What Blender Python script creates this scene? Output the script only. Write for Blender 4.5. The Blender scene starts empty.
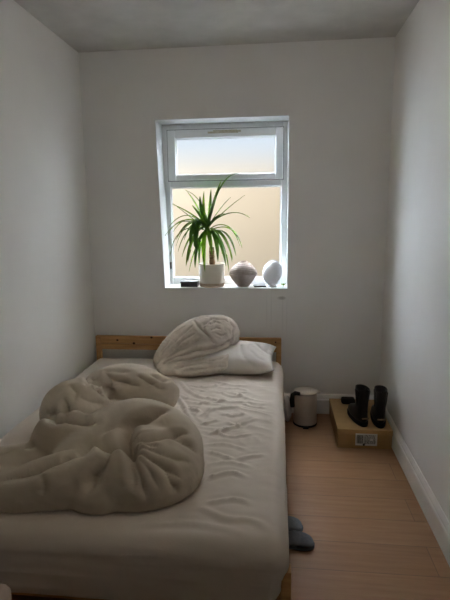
import bpy, bmesh, math, random
from mathutils import Vector, Matrix, noise
from mathutils.kdtree import KDTree
random.seed(7)
S = bpy.context.scene
COL = S.collection
PI = math.pi
# room: x 0..W (left to right), y from the rear to the window wall at D, z up
W, D, H, REAR = 2.2, 3.60, 2.671, -1.0

# ------------------------------------------------------------------ materials
def mat(name, col, rough=0.6, spec=0.4, **kw):
    m = bpy.data.materials.new(name); m.use_nodes = True
    b = m.node_tree.nodes['Principled BSDF']
    b.inputs['Base Color'].default_value = (*col, 1)
    b.inputs['Roughness'].default_value = rough
    b.inputs['Specular IOR Level'].default_value = spec
    for k, v in kw.items():
        b.inputs[k.replace('_', ' ')].default_value = v
    return m

def N(m, t, **kw):
    n = m.node_tree.nodes.new(t)
    for k, v in kw.items():
        if hasattr(n, k): setattr(n, k, v)
        else: n.inputs[k].default_value = v
    return n

def L(m, a, b): m.node_tree.links.new(a, b)
def bsdf(m): return m.node_tree.nodes['Principled BSDF']

def coords(m, scale=(1, 1, 1), kind='Object', rot=(0, 0, 0)):
    tc = N(m, 'ShaderNodeTexCoord'); mp = N(m, 'ShaderNodeMapping')
    mp.inputs['Scale'].default_value = scale
    mp.inputs['Rotation'].default_value = rot
    L(m, tc.outputs[kind], mp.inputs['Vector'])
    return mp.outputs['Vector']

def noise_tex(m, vec, scale, detail=4, rough=0.55):
    n = N(m, 'ShaderNodeTexNoise'); n.inputs['Scale'].default_value = scale
    n.inputs['Detail'].default_value = detail; n.inputs['Roughness'].default_value = rough
    L(m, vec, n.inputs['Vector']); return n.outputs['Fac']

def ramp(m, fac, stops):
    r = N(m, 'ShaderNodeValToRGB'); e = r.color_ramp.elements
    e[0].position, e[0].color = stops[0][0], (*stops[0][1], 1)
    e[1].position, e[1].color = stops[-1][0], (*stops[-1][1], 1)
    for p, c in stops[1:-1]:
        q = e.new(p); q.color = (*c, 1)
    L(m, fac, r.inputs['Fac']); return r.outputs['Color']

def bump(m, fac, strength=0.2, dist=0.01):
    b = N(m, 'ShaderNodeBump'); b.inputs['Strength'].default_value = strength
    b.inputs['Distance'].default_value = dist
    L(m, fac, b.inputs['Height']); L(m, b.outputs['Normal'], bsdf(m).inputs['Normal'])

def mottled(name, c1, c2, scale, rough=0.7, spec=0.3, bs=0.0, bscale=None, sc=(1, 1, 1), **kw):
    m = mat(name, c1, rough, spec, **kw)
    v = coords(m, sc)
    f = noise_tex(m, v, scale)
    L(m, ramp(m, f, [(0.3, c1), (0.7, c2)]), bsdf(m).inputs['Base Color'])
    if bs: bump(m, noise_tex(m, v, bscale or scale * 4), bs, 0.004)
    return m

M = {}
M['wall'] = mottled('wall_paint', (.80, .785, .755), (.83, .815, .785), 3.0, .75, .25, .06, 60)
M['reardark'] = mottled('rear_dark_tone', (.13, .14, .15), (.15, .16, .17), 3, .8, .2)  # unseen rear wall made dark to keep the bed's foot in shade
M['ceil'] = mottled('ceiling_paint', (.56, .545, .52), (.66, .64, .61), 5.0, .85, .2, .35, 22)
M['gloss'] = mottled('white_gloss', (.82, .82, .80), (.86, .86, .84), 6, .3, .5)
M['reveal'] = mottled('reveal_paint', (.64, .66, .66), (.68, .70, .70), 6, .5, .4)
M['upvc'] = mottled('white_upvc', (.80, .82, .83), (.84, .85, .86), 6, .3, .5)
M['pine'] = mat('pine', (.55, .33, .15), .45, .4)
v = coords(M['pine'], (1.2, 14, 14)); f = noise_tex(M['pine'], v, 3, 5)
L(M['pine'], ramp(M['pine'], f, [(.25, (.36, .185, .065)), (.5, (.50, .275, .105)), (.75, (.60, .35, .145))]), bsdf(M['pine']).inputs['Base Color'])
M['knot'] = mottled('pine_knot', (.05, .025, .012), (.12, .05, .02), 40, .5)
M['sheet'] = mottled('bed_sheet', (.66, .59, .515), (.70, .63, .555), 5, .9, .15, .12, 160)
M['duvet'] = mottled('duvet_cover', (.55, .48, .39), (.60, .53, .43), 5, .9, .15, .15, 170)
M['quilt'] = mottled('quilt_cover', (.60, .53, .46), (.65, .58, .505), 6, .9, .15, .15, 170)
M['pillow'] = mottled('pillow_case', (.68, .64, .60), (.72, .685, .64), 6, .9, .15, .12, 170)
M['dark'] = mottled('black_leather', (.012, .012, .013), (.022, .021, .021), 30, .42, .4, .1, 90)
M['rubber'] = mottled('black_rubber', (.010, .010, .010), (.02, .02, .02), 40, .7, .2)
M['tan'] = mottled('tan_webbing', (.20, .145, .095), (.27, .20, .13), 60, .8)
M['card'] = mottled('cardboard', (.37, .225, .095), (.43, .265, .118), 8, .8, .2, .1, 80)
M['cardedge'] = mottled('cardboard_edge', (.30, .19, .085), (.35, .23, .1), 30, .85)
M['paper'] = mottled('label_paper', (.62, .62, .62), (.68, .68, .67), 20, .6)
M['ink'] = mottled('label_ink', (.03, .03, .035), (.05, .05, .05), 30, .7)
M['pot'] = mottled('glazed_pot', (.76, .70, .62), (.81, .75, .67), 12, .45, .4, .1, 60)
M['clay'] = mottled('bare_clay', (.52, .40, .30), (.60, .47, .36), 30, .85)
M['soil'] = mottled('potting_soil', (.03, .02, .012), (.08, .055, .035), 60, .95, .1, .8, 60)
M['vase'] = mottled('stone_vase', (.33, .265, .235), (.43, .35, .315), 35, .8, .25, .25, 120)
M['egg'] = mottled('white_pearl', (.78, .79, .81), (.84, .84, .86), 8, .18, .6)
M['slate'] = mottled('dark_slate_case', (.06, .062, .068), (.09, .09, .10), 30, .5)
M['binw'] = mottled('bin_enamel', (.52, .46, .40), (.56, .50, .435), 8, .4, .45)
M['slip'] = mottled('slipper_felt', (.13, .14, .155), (.175, .185, .20), 60, .95, .1, .3, 200)
M['sole'] = mottled('slipper_sole', (.07, .075, .08), (.10, .10, .11), 60, .9)
M['throw'] = mottled('beige_cotton', (.50, .40, .33), (.56, .45, .37), 30, .9, .1, .3, 150)
M['hinge'] = mottled('grey_metal', (.09, .085, .08), (.14, .13, .12), 40, .4, .5)
M['foam'] = mottled('yellowed_sealant', (.46, .42, .31), (.60, .56, .44), 60, .8)
M['bag'] = mottled('grey_plastic_bag', (.42, .43, .43), (.52, .52, .52), 30, .4, .5)
M['trunk'] = mat('yucca_trunk', (.25, .16, .09), .85, .2)
v = coords(M['trunk'], (6, 6, 60)); f = noise_tex(M['trunk'], v, 1.6, 4)
L(M['trunk'], ramp(M['trunk'], f, [(.3, (.10, .06, .035)), (.5, (.27, .17, .09)), (.7, (.44, .32, .19))]), bsdf(M['trunk']).inputs['Base Color'])
bump(M['trunk'], f, .6, .006)
# leaf: thin green blade that lets daylight through
def leaf_mat(name, c1, c2, tr):
    m = mat(name, c1, .38, .45)
    v = coords(m, (1, 1, 1)); f = noise_tex(m, v, 14, 3)
    col = ramp(m, f, [(.3, c1), (.7, c2)])
    L(m, col, bsdf(m).inputs['Base Color'])
    t = N(m, 'ShaderNodeBsdfTranslucent'); t.inputs['Color'].default_value = (*tr, 1)
    mx = N(m, 'ShaderNodeMixShader'); mx.inputs['Fac'].default_value = .5
    L(m, bsdf(m).outputs[0], mx.inputs[1]); L(m, t.outputs[0], mx.inputs[2])
    L(m, mx.outputs[0], m.node_tree.nodes['Material Output'].inputs['Surface'])
    return m
M['leaf'] = leaf_mat('yucca_leaf', (.030, .085, .022), (.05, .13, .032), (.22, .40, .06))
M['leaf2'] = leaf_mat('yucca_leaf_young', (.06, .15, .03), (.09, .22, .045), (.40, .60, .09))
# frosted pane
def frosted(name, col, rough):
    m = bpy.data.materials.new(name); m.use_nodes = True
    nt = m.node_tree; nt.nodes.remove(nt.nodes['Principled BSDF'])
    r = N(m, 'ShaderNodeBsdfRefraction'); r.inputs['Color'].default_value = (*col, 1)
    r.inputs['Roughness'].default_value = rough; r.inputs['IOR'].default_value = 1.35
    r.distribution = 'BECKMANN'
    L(m, r.outputs[0], nt.nodes['Material Output'].inputs['Surface'])
    return m
M['frost'] = frosted('frosted_glass', (.97, .98, .98), .42)
M['render'] = mottled('brown_render', (.073, .056, .037), (.078, .060, .040), 2, .9, .1, .2, 40)
M['paving'] = mottled('dark_paving', (.06, .058, .055), (.09, .088, .085), 6, .9)
M['bouncecut'] = mottled('bounce_cut_brown', (.06, .04, .03), (.10, .06, .045), 9, .9)  # dark coat of the added outer sheet, soaks up lamp light
# floor: oak boards running across the room
m = M['floor'] = mat('oak_laminate', (.3, .17, .09), .42, .35)
v = coords(m, (1, 1, 1))
br = N(m, 'ShaderNodeTexBrick'); br.offset = .37; br.inputs['Scale'].default_value = 1
br.inputs['Brick Width'].default_value = 1.3; br.inputs['Row Height'].default_value = .19
br.inputs['Mortar Size'].default_value = .0016; br.inputs['Mortar Smooth'].default_value = .2
br.inputs['Color1'].default_value = (.0, .0, .0, 1); br.inputs['Color2'].default_value = (1, 1, 1, 1)
br.inputs['Mortar'].default_value = (.5, .5, .5, 1); L(m, v, br.inputs['Vector'])
v2 = coords(m, (1.1, 13, 1)); f = noise_tex(m, v2, 3.2, 6, .6)
c = ramp(m, f, [(.2, (.275, .145, .070)), (.5, (.335, .185, .094)), (.8, (.385, .222, .118))])
mx = N(m, 'ShaderNodeMix', data_type='RGBA', blend_type='MULTIPLY')
mx.inputs[0].default_value = 1.0
tone = ramp(m, br.outputs['Color'], [(0, (.86, .85, .84)), (1, (1.0, 1.0, 1.0))])
L(m, c, mx.inputs[6]); L(m, tone, mx.inputs[7])
mx2 = N(m, 'ShaderNodeMix', data_type='RGBA')
L(m, br.outputs['Fac'], mx2.inputs[0]); L(m, mx.outputs[2], mx2.inputs[6]); mx2.inputs[7].default_value = (.17, .10, .058, 1)
L(m, mx2.outputs[2], bsdf(m).inputs['Base Color'])
# window wall: paint with its scuff and faint drip marks under the sill
m = M['wallback'] = mat('wall_paint_marked', (.7, .69, .66), .75, .25)
v = coords(m); f = noise_tex(m, v, 3)
base = ramp(m, f, [(.3, (.80, .80, .785)), (.7, (.83, .83, .815))])
sep = N(m, 'ShaderNodeSeparateXYZ'); L(m, v, sep.inputs[0])
def band(axis, c0, w):
    a = N(m, 'ShaderNodeMath', operation='SUBTRACT'); L(m, sep.outputs[axis], a.inputs[0]); a.inputs[1].default_value = c0
    b = N(m, 'ShaderNodeMath', operation='DIVIDE'); L(m, a.outputs[0], b.inputs[0]); b.inputs[1].default_value = w
    p = N(m, 'ShaderNodeMath', operation='MULTIPLY'); L(m, b.outputs[0], p.inputs[0]); L(m, b.outputs[0], p.inputs[1])
    return p.outputs[0]
def add(a, b):
    n = N(m, 'ShaderNodeMath', operation='ADD'); L(m, a, n.inputs[0]); L(m, b, n.inputs[1]); return n.outputs[0]
def fall(q, k):
    n = N(m, 'ShaderNodeMath', operation='SUBTRACT', use_clamp=True); n.inputs[0].default_value = 1; L(m, q, n.inputs[1])
    n2 = N(m, 'ShaderNodeMath', operation='MULTIPLY'); L(m, n.outputs[0], n2.inputs[0]); n2.inputs[1].default_value = k
    return n2.outputs[0]
mask = fall(add(band('X', 1.462, .036), band('Z', .898, .016)), .45)
for x0, zz, hh, k in ((1.35, .80, .17, .09), (1.385, .80, .17, .11), (1.47, .78, .18, .10), (1.50, .76, .2, .08)):
    mask = add(mask, fall(add(band('X', x0, .006), band('Z', zz, hh)), k))
mx = N(m, 'ShaderNodeMix', data_type='RGBA'); L(m, mask, mx.inputs[0]); L(m, base, mx.inputs[6]); mx.inputs[7].default_value = (.16, .15, .14, 1)
L(m, mx.outputs[2], bsdf(m).inputs['Base Color'])
bump(m, noise_tex(m, v, 60), .06, .004)

# ------------------------------------------------------------------ mesh helpers
def obj(name, bm, material, parent=None, smooth=False, bevel=0, seg=2, mats=None):
    bmesh.ops.recalc_face_normals(bm, faces=bm.faces)
    if bm.calc_volume(signed=True) < 0: bmesh.ops.reverse_faces(bm, faces=bm.faces)
    me = bpy.data.meshes.new(name); bm.to_mesh(me); bm.free()
    o = bpy.data.objects.new(name, me); COL.objects.link(o)
    me.materials.append(material)
    for x in (mats or []): me.materials.append(x)
    if smooth:
        for p in me.polygons: p.use_smooth = True
    if bevel:
        b = o.modifiers.new('bevel', 'BEVEL'); b.width = bevel; b.segments = seg; b.limit_method = 'ANGLE'
    if parent: o.parent = parent
    return o

def thing(name, label, cat, loc=(0, 0, 0), rz=0, group=None):
    o = bpy.data.objects.new(name, None); COL.objects.link(o)
    o.location = loc; o.rotation_euler = (0, 0, rz); o.empty_display_size = .05
    return tag(o, label, cat, group)

def tag(o, label, cat, group=None):
    o['label'] = label; o['category'] = cat
    if group: o['group'] = group
    return o

def struct(o): o['kind'] = 'structure'; return o

def box(bm, x0, x1, y0, y1, z0, z1, mi=0):
    vs = [bm.verts.new((x, y, z)) for z in (z0, z1) for y in (y0, y1) for x in (x0, x1)]
    for q in ((0, 1, 3, 2), (4, 6, 7, 5), (0, 4, 5, 1), (2, 3, 7, 6), (0, 2, 6, 4), (1, 5, 7, 3)):
        f = bm.faces.new([vs[i] for i in q]); f.material_index = mi
    return vs

def B(*b):
    bm = bmesh.new()
    for q in b: box(bm, *q)
    return bm

def lathe(prof, n=48, cx=0, cy=0, bm=None, sx=1, sy=1):
    bm = bm or bmesh.new(); rings = []
    for r, z in prof:
        if r < 1e-6: rings.append([bm.verts.new((cx, cy, z))])
        else: rings.append([bm.verts.new((cx + sx * r * math.cos(2 * PI * k / n), cy + sy * r * math.sin(2 * PI * k / n), z)) for k in range(n)])
    for a, b in zip(rings, rings[1:]):
        for k in range(n):
            k2 = (k + 1) % n
            if len(a) == 1 and len(b) == 1: continue
            if len(a) == 1: bm.faces.new((a[0], b[k2], b[k]))
            elif len(b) == 1: bm.faces.new((a[k], a[k2], b[0]))
            else: bm.faces.new((a[k], a[k2], b[k2], b[k]))
    return bm

def tube(pts, rad, n=10, bm=None, cap=True):
    bm = bm or bmesh.new(); pts = [Vector(p) for p in pts]; rings = []
    if not hasattr(rad, '__len__'): rad = [rad] * len(pts)
    up = Vector((0, 0, 1))
    for i, p in enumerate(pts):
        t = (pts[min(i + 1, len(pts) - 1)] - pts[max(i - 1, 0)]).normalized()
        s = t.cross(up)
        if s.length < .05: s = t.cross(Vector((1, 0, 0)))
        s.normalize(); u = s.cross(t)
        rings.append([bm.verts.new(p + (s * math.cos(2 * PI * k / n) + u * math.sin(2 * PI * k / n)) * rad[i]) for k in range(n)])
    for a, b in zip(rings, rings[1:]):
        for k in range(n): bm.faces.new((a[k], a[(k + 1) % n], b[(k + 1) % n], b[k]))
    if cap: bm.faces.new(rings[0][::-1]); bm.faces.new(rings[-1])
    return bm

def loft(rings, bm=None, cap=True):
    bm = bm or bmesh.new()
    R = [[bm.verts.new(p) for p in r] for r in rings]; n = len(R[0])
    for a, b in zip(R, R[1:]):
        for k in range(n): bm.faces.new((a[k], a[(k + 1) % n], b[(k + 1) % n], b[k]))
    if cap: bm.faces.new(R[0][::-1]); bm.faces.new(R[-1])
    return bm

def rounded_box(x0, x1, y0, y1, z0, z1, r, step):
    """dense box with rounded edges"""
    bm = bmesh.new(); V = {}
    nx, ny, nz = (max(2, int((b - a) / step)) for a, b in ((x0, x1), (y0, y1), (z0, z1)))
    def vert(i, j, k):
        if (i, j, k) not in V:
            p = Vector((x0 + (x1 - x0) * i / nx, y0 + (y1 - y0) * j / ny, z0 + (z1 - z0) * k / nz))
            q = Vector((min(max(p.x, x0 + r), x1 - r), min(max(p.y, y0 + r), y1 - r), min(max(p.z, z0 + r), z1 - r)))
            d = p - q
            if d.length > 1e-9: p = q + d.normalized() * r
            V[(i, j, k)] = bm.verts.new(p)
        return V[(i, j, k)]
    for k in (0, nz):
        for i in range(nx):
            for j in range(ny): bm.faces.new((vert(i, j, k), vert(i + 1, j, k), vert(i + 1, j + 1, k), vert(i, j + 1, k)))
    for j in (0, ny):
        for i in range(nx):
            for k in range(nz): bm.faces.new((vert(i, j, k), vert(i + 1, j, k), vert(i + 1, j, k + 1), vert(i, j, k + 1)))
    for i in (0, nx):
        for j in range(ny):
            for k in range(nz): bm.faces.new((vert(i, j, k), vert(i, j + 1, k), vert(i, j + 1, k + 1), vert(i, j, k + 1)))
    return bm

def sm(a, b, x):
    t = min(max((x - a) / (b - a), 0), 1); return t * t * (3 - 2 * t)

def fbm(p, o=4):
    return noise.fractal(p, 1.0, 2.0, o)

def ridge(p):
    return 1 - abs(noise.noise(p))

# ------------------------------------------------------------------ room shell
T = .3
OX = dict(bl=.572, tl=.541, r=1.506); OZ = (.966, 2.197)   # opening of the window (left jamb leans a little)
YF = 3.80                                                  # face of the window frame
floor = struct(obj('floor', B((-T, W + T, REAR - T, D + T, -.1, 0)), M['floor']))
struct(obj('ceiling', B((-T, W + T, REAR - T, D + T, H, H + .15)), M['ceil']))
struct(obj('wall_left', B((-T, 0, REAR - T, D + T, 0, H)), M['wall']))
struct(obj('wall_right', B((W, W + T, REAR - T, D + T, 0, H)), M['wall']))
bm = bmesh.new()
def prism(pts, y0, y1):
    loft([[(x, y0, z) for x, z in pts], [(x, y1, z) for x, z in pts]], bm)
prism([(0, 0), (OX['bl'], 0), (OX['bl'], OZ[0]), (OX['tl'], OZ[1]), (OX['tl'], H), (0, H)], D, D + T)
prism([(OX['r'], 0), (W, 0), (W, H), (OX['r'], H)], D, D + T)
prism([(OX['bl'], 0), (OX['r'], 0), (OX['r'], OZ[0]), (OX['bl'], OZ[0])], D, D + T)
prism([(OX['tl'], OZ[1]), (OX['r'], OZ[1]), (OX['r'], H), (OX['tl'], H)], D, D + T)
struct(obj('wall_back', bm, M['wallback']))
# white lining of the window recess, 4 mm proud of the masonry
bm = bmesh.new(); t = .004
prism([(OX['bl'], OZ[0]), (OX['bl'] + t, OZ[0]), (OX['tl'] + t, OZ[1]), (OX['tl'], OZ[1])], D - .001, D + .27)
prism([(OX['r'] - t, OZ[0]), (OX['r'], OZ[0]), (OX['r'], OZ[1]), (OX['r'] - t, OZ[1])], D - .001, D + .27)
prism([(OX['tl'] + t, OZ[1] - t), (OX['r'] - t, OZ[1] - t), (OX['r'] - t, OZ[1]), (OX['tl'] + t, OZ[1])], D - .001, D + .27)
struct(obj('trim_1', bm, M['reveal']))
# rear wall with a closed door (behind the camera)
struct(obj('wall_rear', B((-T, W + T, REAR - T, REAR, 0, H)), M['reardark']))
dr = struct(obj('door_1', B((1.15, 1.95, REAR, REAR + .035, .005, 2.0)), M['gloss'], bevel=.004))
obj('panel', B((1.25, 1.85, REAR + .035, REAR + .045, .2, .85), (1.25, 1.85, REAR + .035, REAR + .045, 1.05, 1.85)), M['gloss'], dr, bevel=.006)
obj('handle', tube([(1.22, REAR + .03, 1.0), (1.22, REAR + .09, 1.0), (1.34, REAR + .09, 1.0)], .009), M['hinge'], dr, True)

# skirting with a moulded top
SP = [(0, 0), (.018, 0), (.018, .105), (.0165, .112), (.013, .118), (.013, .128), (.010, .137), (.006, .147), (.004, .154), (0, .154)]
def skirting(name, f, y0, y1):
    bm = loft([[f(d, y0, z) for d, z in SP], [f(d, y1, z) for d, z in SP]])
    return struct(obj(name, bm, M['gloss']))
skirting('baseboard_right', lambda d, s, z: (W - d, s, z), REAR, D)
skirting('baseboard_left', lambda d, s, z: (d, s, z), REAR, D)
skirting('baseboard_back', lambda d, s, z: (s, D - d, z), .018, W - .018)

# ------------------------------------------------------------------ window
def framebars(x0, x1, z0, z1, w, y0, y1, wl=None, wb=None, wt=None):
    wl = wl or w; wb = wb or w; wt = wt or w
    return [(x0, x0 + wl, y0, y1, z0, z1), (x1 - w, x1, y0, y1, z0, z1),
            (x0 + wl, x1 - w, y0, y1, z0, z0 + wb), (x0 + wl, x1 - w, y0, y1, z1 - wt, z1)]
FX0, FX1, FZ0, FZ1 = .548, 1.500, .972, 2.193
win = struct(obj('window_1', B(*framebars(FX0, FX1, FZ0, FZ1, .046, YF, YF + .07, .05, .05, .05)), M['upvc'], bevel=.004))
obj('transom', B((FX0 + .05, FX1 - .046, YF + .002, YF + .07, 1.728, 1.782)), M['upvc'], win, bevel=.004)
M['shade_line'] = mottled('grey_shade_line', (.22, .23, .24), (.27, .28, .29), 30, .6)
sash = obj('sash', B(*framebars(.588, 1.466, 1.778, 2.150, .056, YF - .020, YF + .045, .060, .042, .060)), M['upvc'], win, bevel=.006, seg=3)
obj('shade_line', B(*framebars(.582, 1.472, 1.772, 2.156, .006, YF - .003, YF + .004)), M['shade_line'], sash)  # grey strip painting in the shading line between sash and frame
def bead(x0, x1, z0, z1, y):
    t = .012
    bm = bmesh.new()
    o = [(x0, z0), (x1, z0), (x1, z1), (x0, z1)]; i = [(x0 + t, z0 + t), (x1 - t, z0 + t), (x1 - t, z1 - t), (x0 + t, z1 - t)]
    for k in range(4):
        a, b = o[k], o[(k + 1) % 4]; c, d = i[(k + 1) % 4], i[k]
        vs = [bm.verts.new(p) for p in ((a[0], y, a[1]), (b[0], y, b[1]), (c[0], y + .01, c[1]), (d[0], y + .01, d[1]),
                                        (a[0], y + .02, a[1]), (b[0], y + .02, b[1]), (c[0], y + .02, c[1]), (d[0], y + .02, d[1]))]
        for q in ((0, 1, 2, 3), (4, 7, 6, 5), (0, 4, 5, 1), (2, 6, 7, 3), (0, 3, 7, 4), (1, 5, 6, 2)): bm.faces.new([vs[n] for n in q])
    return bm
obj('glazing_bead', bead(.644, 1.414, 1.816, 2.094, YF + .002), M['upvc'], sash)
obj('pane', B((.640, 1.418, YF + .024, YF + .030, 1.812, 2.098)), M['frost'], sash)
obj('glazing_bead', bead(.594, 1.458, 1.018, 1.732, YF + .014), M['upvc'], win)
obj('pane', B((.592, 1.460, YF + .034, YF + .040, 1.014, 1.736)), M['frost'], win)
h = obj('hinge', B((.578, .592, YF - .016, YF + .002, 1.095, 1.15)), M['hinge'], win, bevel=.003)
bm = B((.90, 1.13, YF - .0215, YF - .019, 2.118, 2.132), (.94, 1.12, YF - .0215, YF - .019, 2.132, 2.141), (1.05, 1.15, YF - .0215, YF - .019, 2.124, 2.137))
o = obj('sealant', bm, M['foam'], win, bevel=.002); o['label'] = 'yellowed patch along the top of the frame'
obj('window_sill', B((OX['bl'] + .0, OX['r'], D - .004, YF + .02, OZ[0] - .004, OZ[0] + .006)), M['reveal'], win, bevel=.003)
SZ = OZ[0] + .006

# ------------------------------------------------------------------ outside
struct(obj('wall_outside', B((-5.5, 7.5, 7.5, 7.7, -.6, 2.29)), M['render']))
bm = bmesh.new()
for x0, x1, z0, z1 in ((-.6, .53, -.6, 3.0), (1.52, 2.8, -.6, 3.0), (.53, 1.52, -.6, .95), (.53, 1.52, 2.21, 3.0)): box(bm, x0, x1, D + T + .001, D + T + .02, z0, z1)
struct(obj('wall_bounce_cut', bm, M['bouncecut']))  # unseen dark sheet over the house front, added to cut lamp bounce
struct(obj('floor_outside', B((-5.5, 7.5, D + T, 7.5, -.7, -.6)), M['paving']))

# ------------------------------------------------------------------ bed
BX0, BX1, BY0, BY1 = .035, 1.462, 1.46, 3.555
bed = thing('bed', 'low pine double bed with knotty headboard against the window wall', 'bed', ((BX0 + BX1) / 2, (BY0 + BY1) / 2, 0))
inv = Matrix.Translation(-bed.location)
def bedpart(name, bm, m, **kw):
    bmesh.ops.transform(bm, matrix=inv, verts=bm.verts); return obj(name, bm, m, bed, **kw)
hb = bedpart('headboard', B((BX0 + .03, BX1 - .03, 3.528, 3.552, .545, .606)), M['pine'], bevel=.004)
bedpart('headboard_rail', B((BX0 + .03, BX1 - .03, 3.530, 3.550, .497, .541)), M['pine'], bevel=.004)
def knot(x, z, r):
    bm = bmesh.new()
    a = [bm.verts.new((x + r * 1.2 * math.cos(k * PI / 8), 3.5275, z + r * math.sin(k * PI / 8))) for k in range(16)]
    b = [bm.verts.new((x + r * 1.2 * math.cos(k * PI / 8), 3.5290, z + r * math.sin(k * PI / 8))) for k in range(16)]
    bm.faces.new(a[::-1]); bm.faces.new(b)
    for k in range(16): bm.faces.new((a[k], a[(k + 1) % 16], b[(k + 1) % 16], b[k]))
    bmesh.ops.transform(bm, matrix=inv, verts=bm.verts)
    return obj('knot', bm, M['knot'], hb)
for x, z, r in ((.205, .572, .008), (.475, .597, .008), (.335, .549, .0095), (1.42, .575, .006)): knot(x, z, r)
for x in (BX0, BX1 - .038):
    bedpart('post', B((x, x + .038, 3.515, 3.555, 0, .606)), M['pine'], bevel=.004)
for x in (BX0 - .015, BX1 - .012):
    bedpart('leg', B((x, x + .034, BY0 - .015, BY0 + .035, 0, .34)), M['pine'], bevel=.004)
for x in (BX0 + .002, BX1 - .026):
    bedpart('side_rail', B((x, x + .024, BY0 + .05, 3.52, .10, .23)), M['pine'], bevel=.003)
bedpart('end_rail', B((BX0 + .03, BX1 - .03, BY0 + .08, BY0 + .102, .09, .165)), M['pine'], bevel=.003)
bm = bmesh.new()
for k in range(14):
    y = 1.56 + k * .14; box(bm, BX0 + .03, BX1 - .03, y, y + .07, .165, .182)
bedpart('slat_base', bm, M['pine'])

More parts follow.
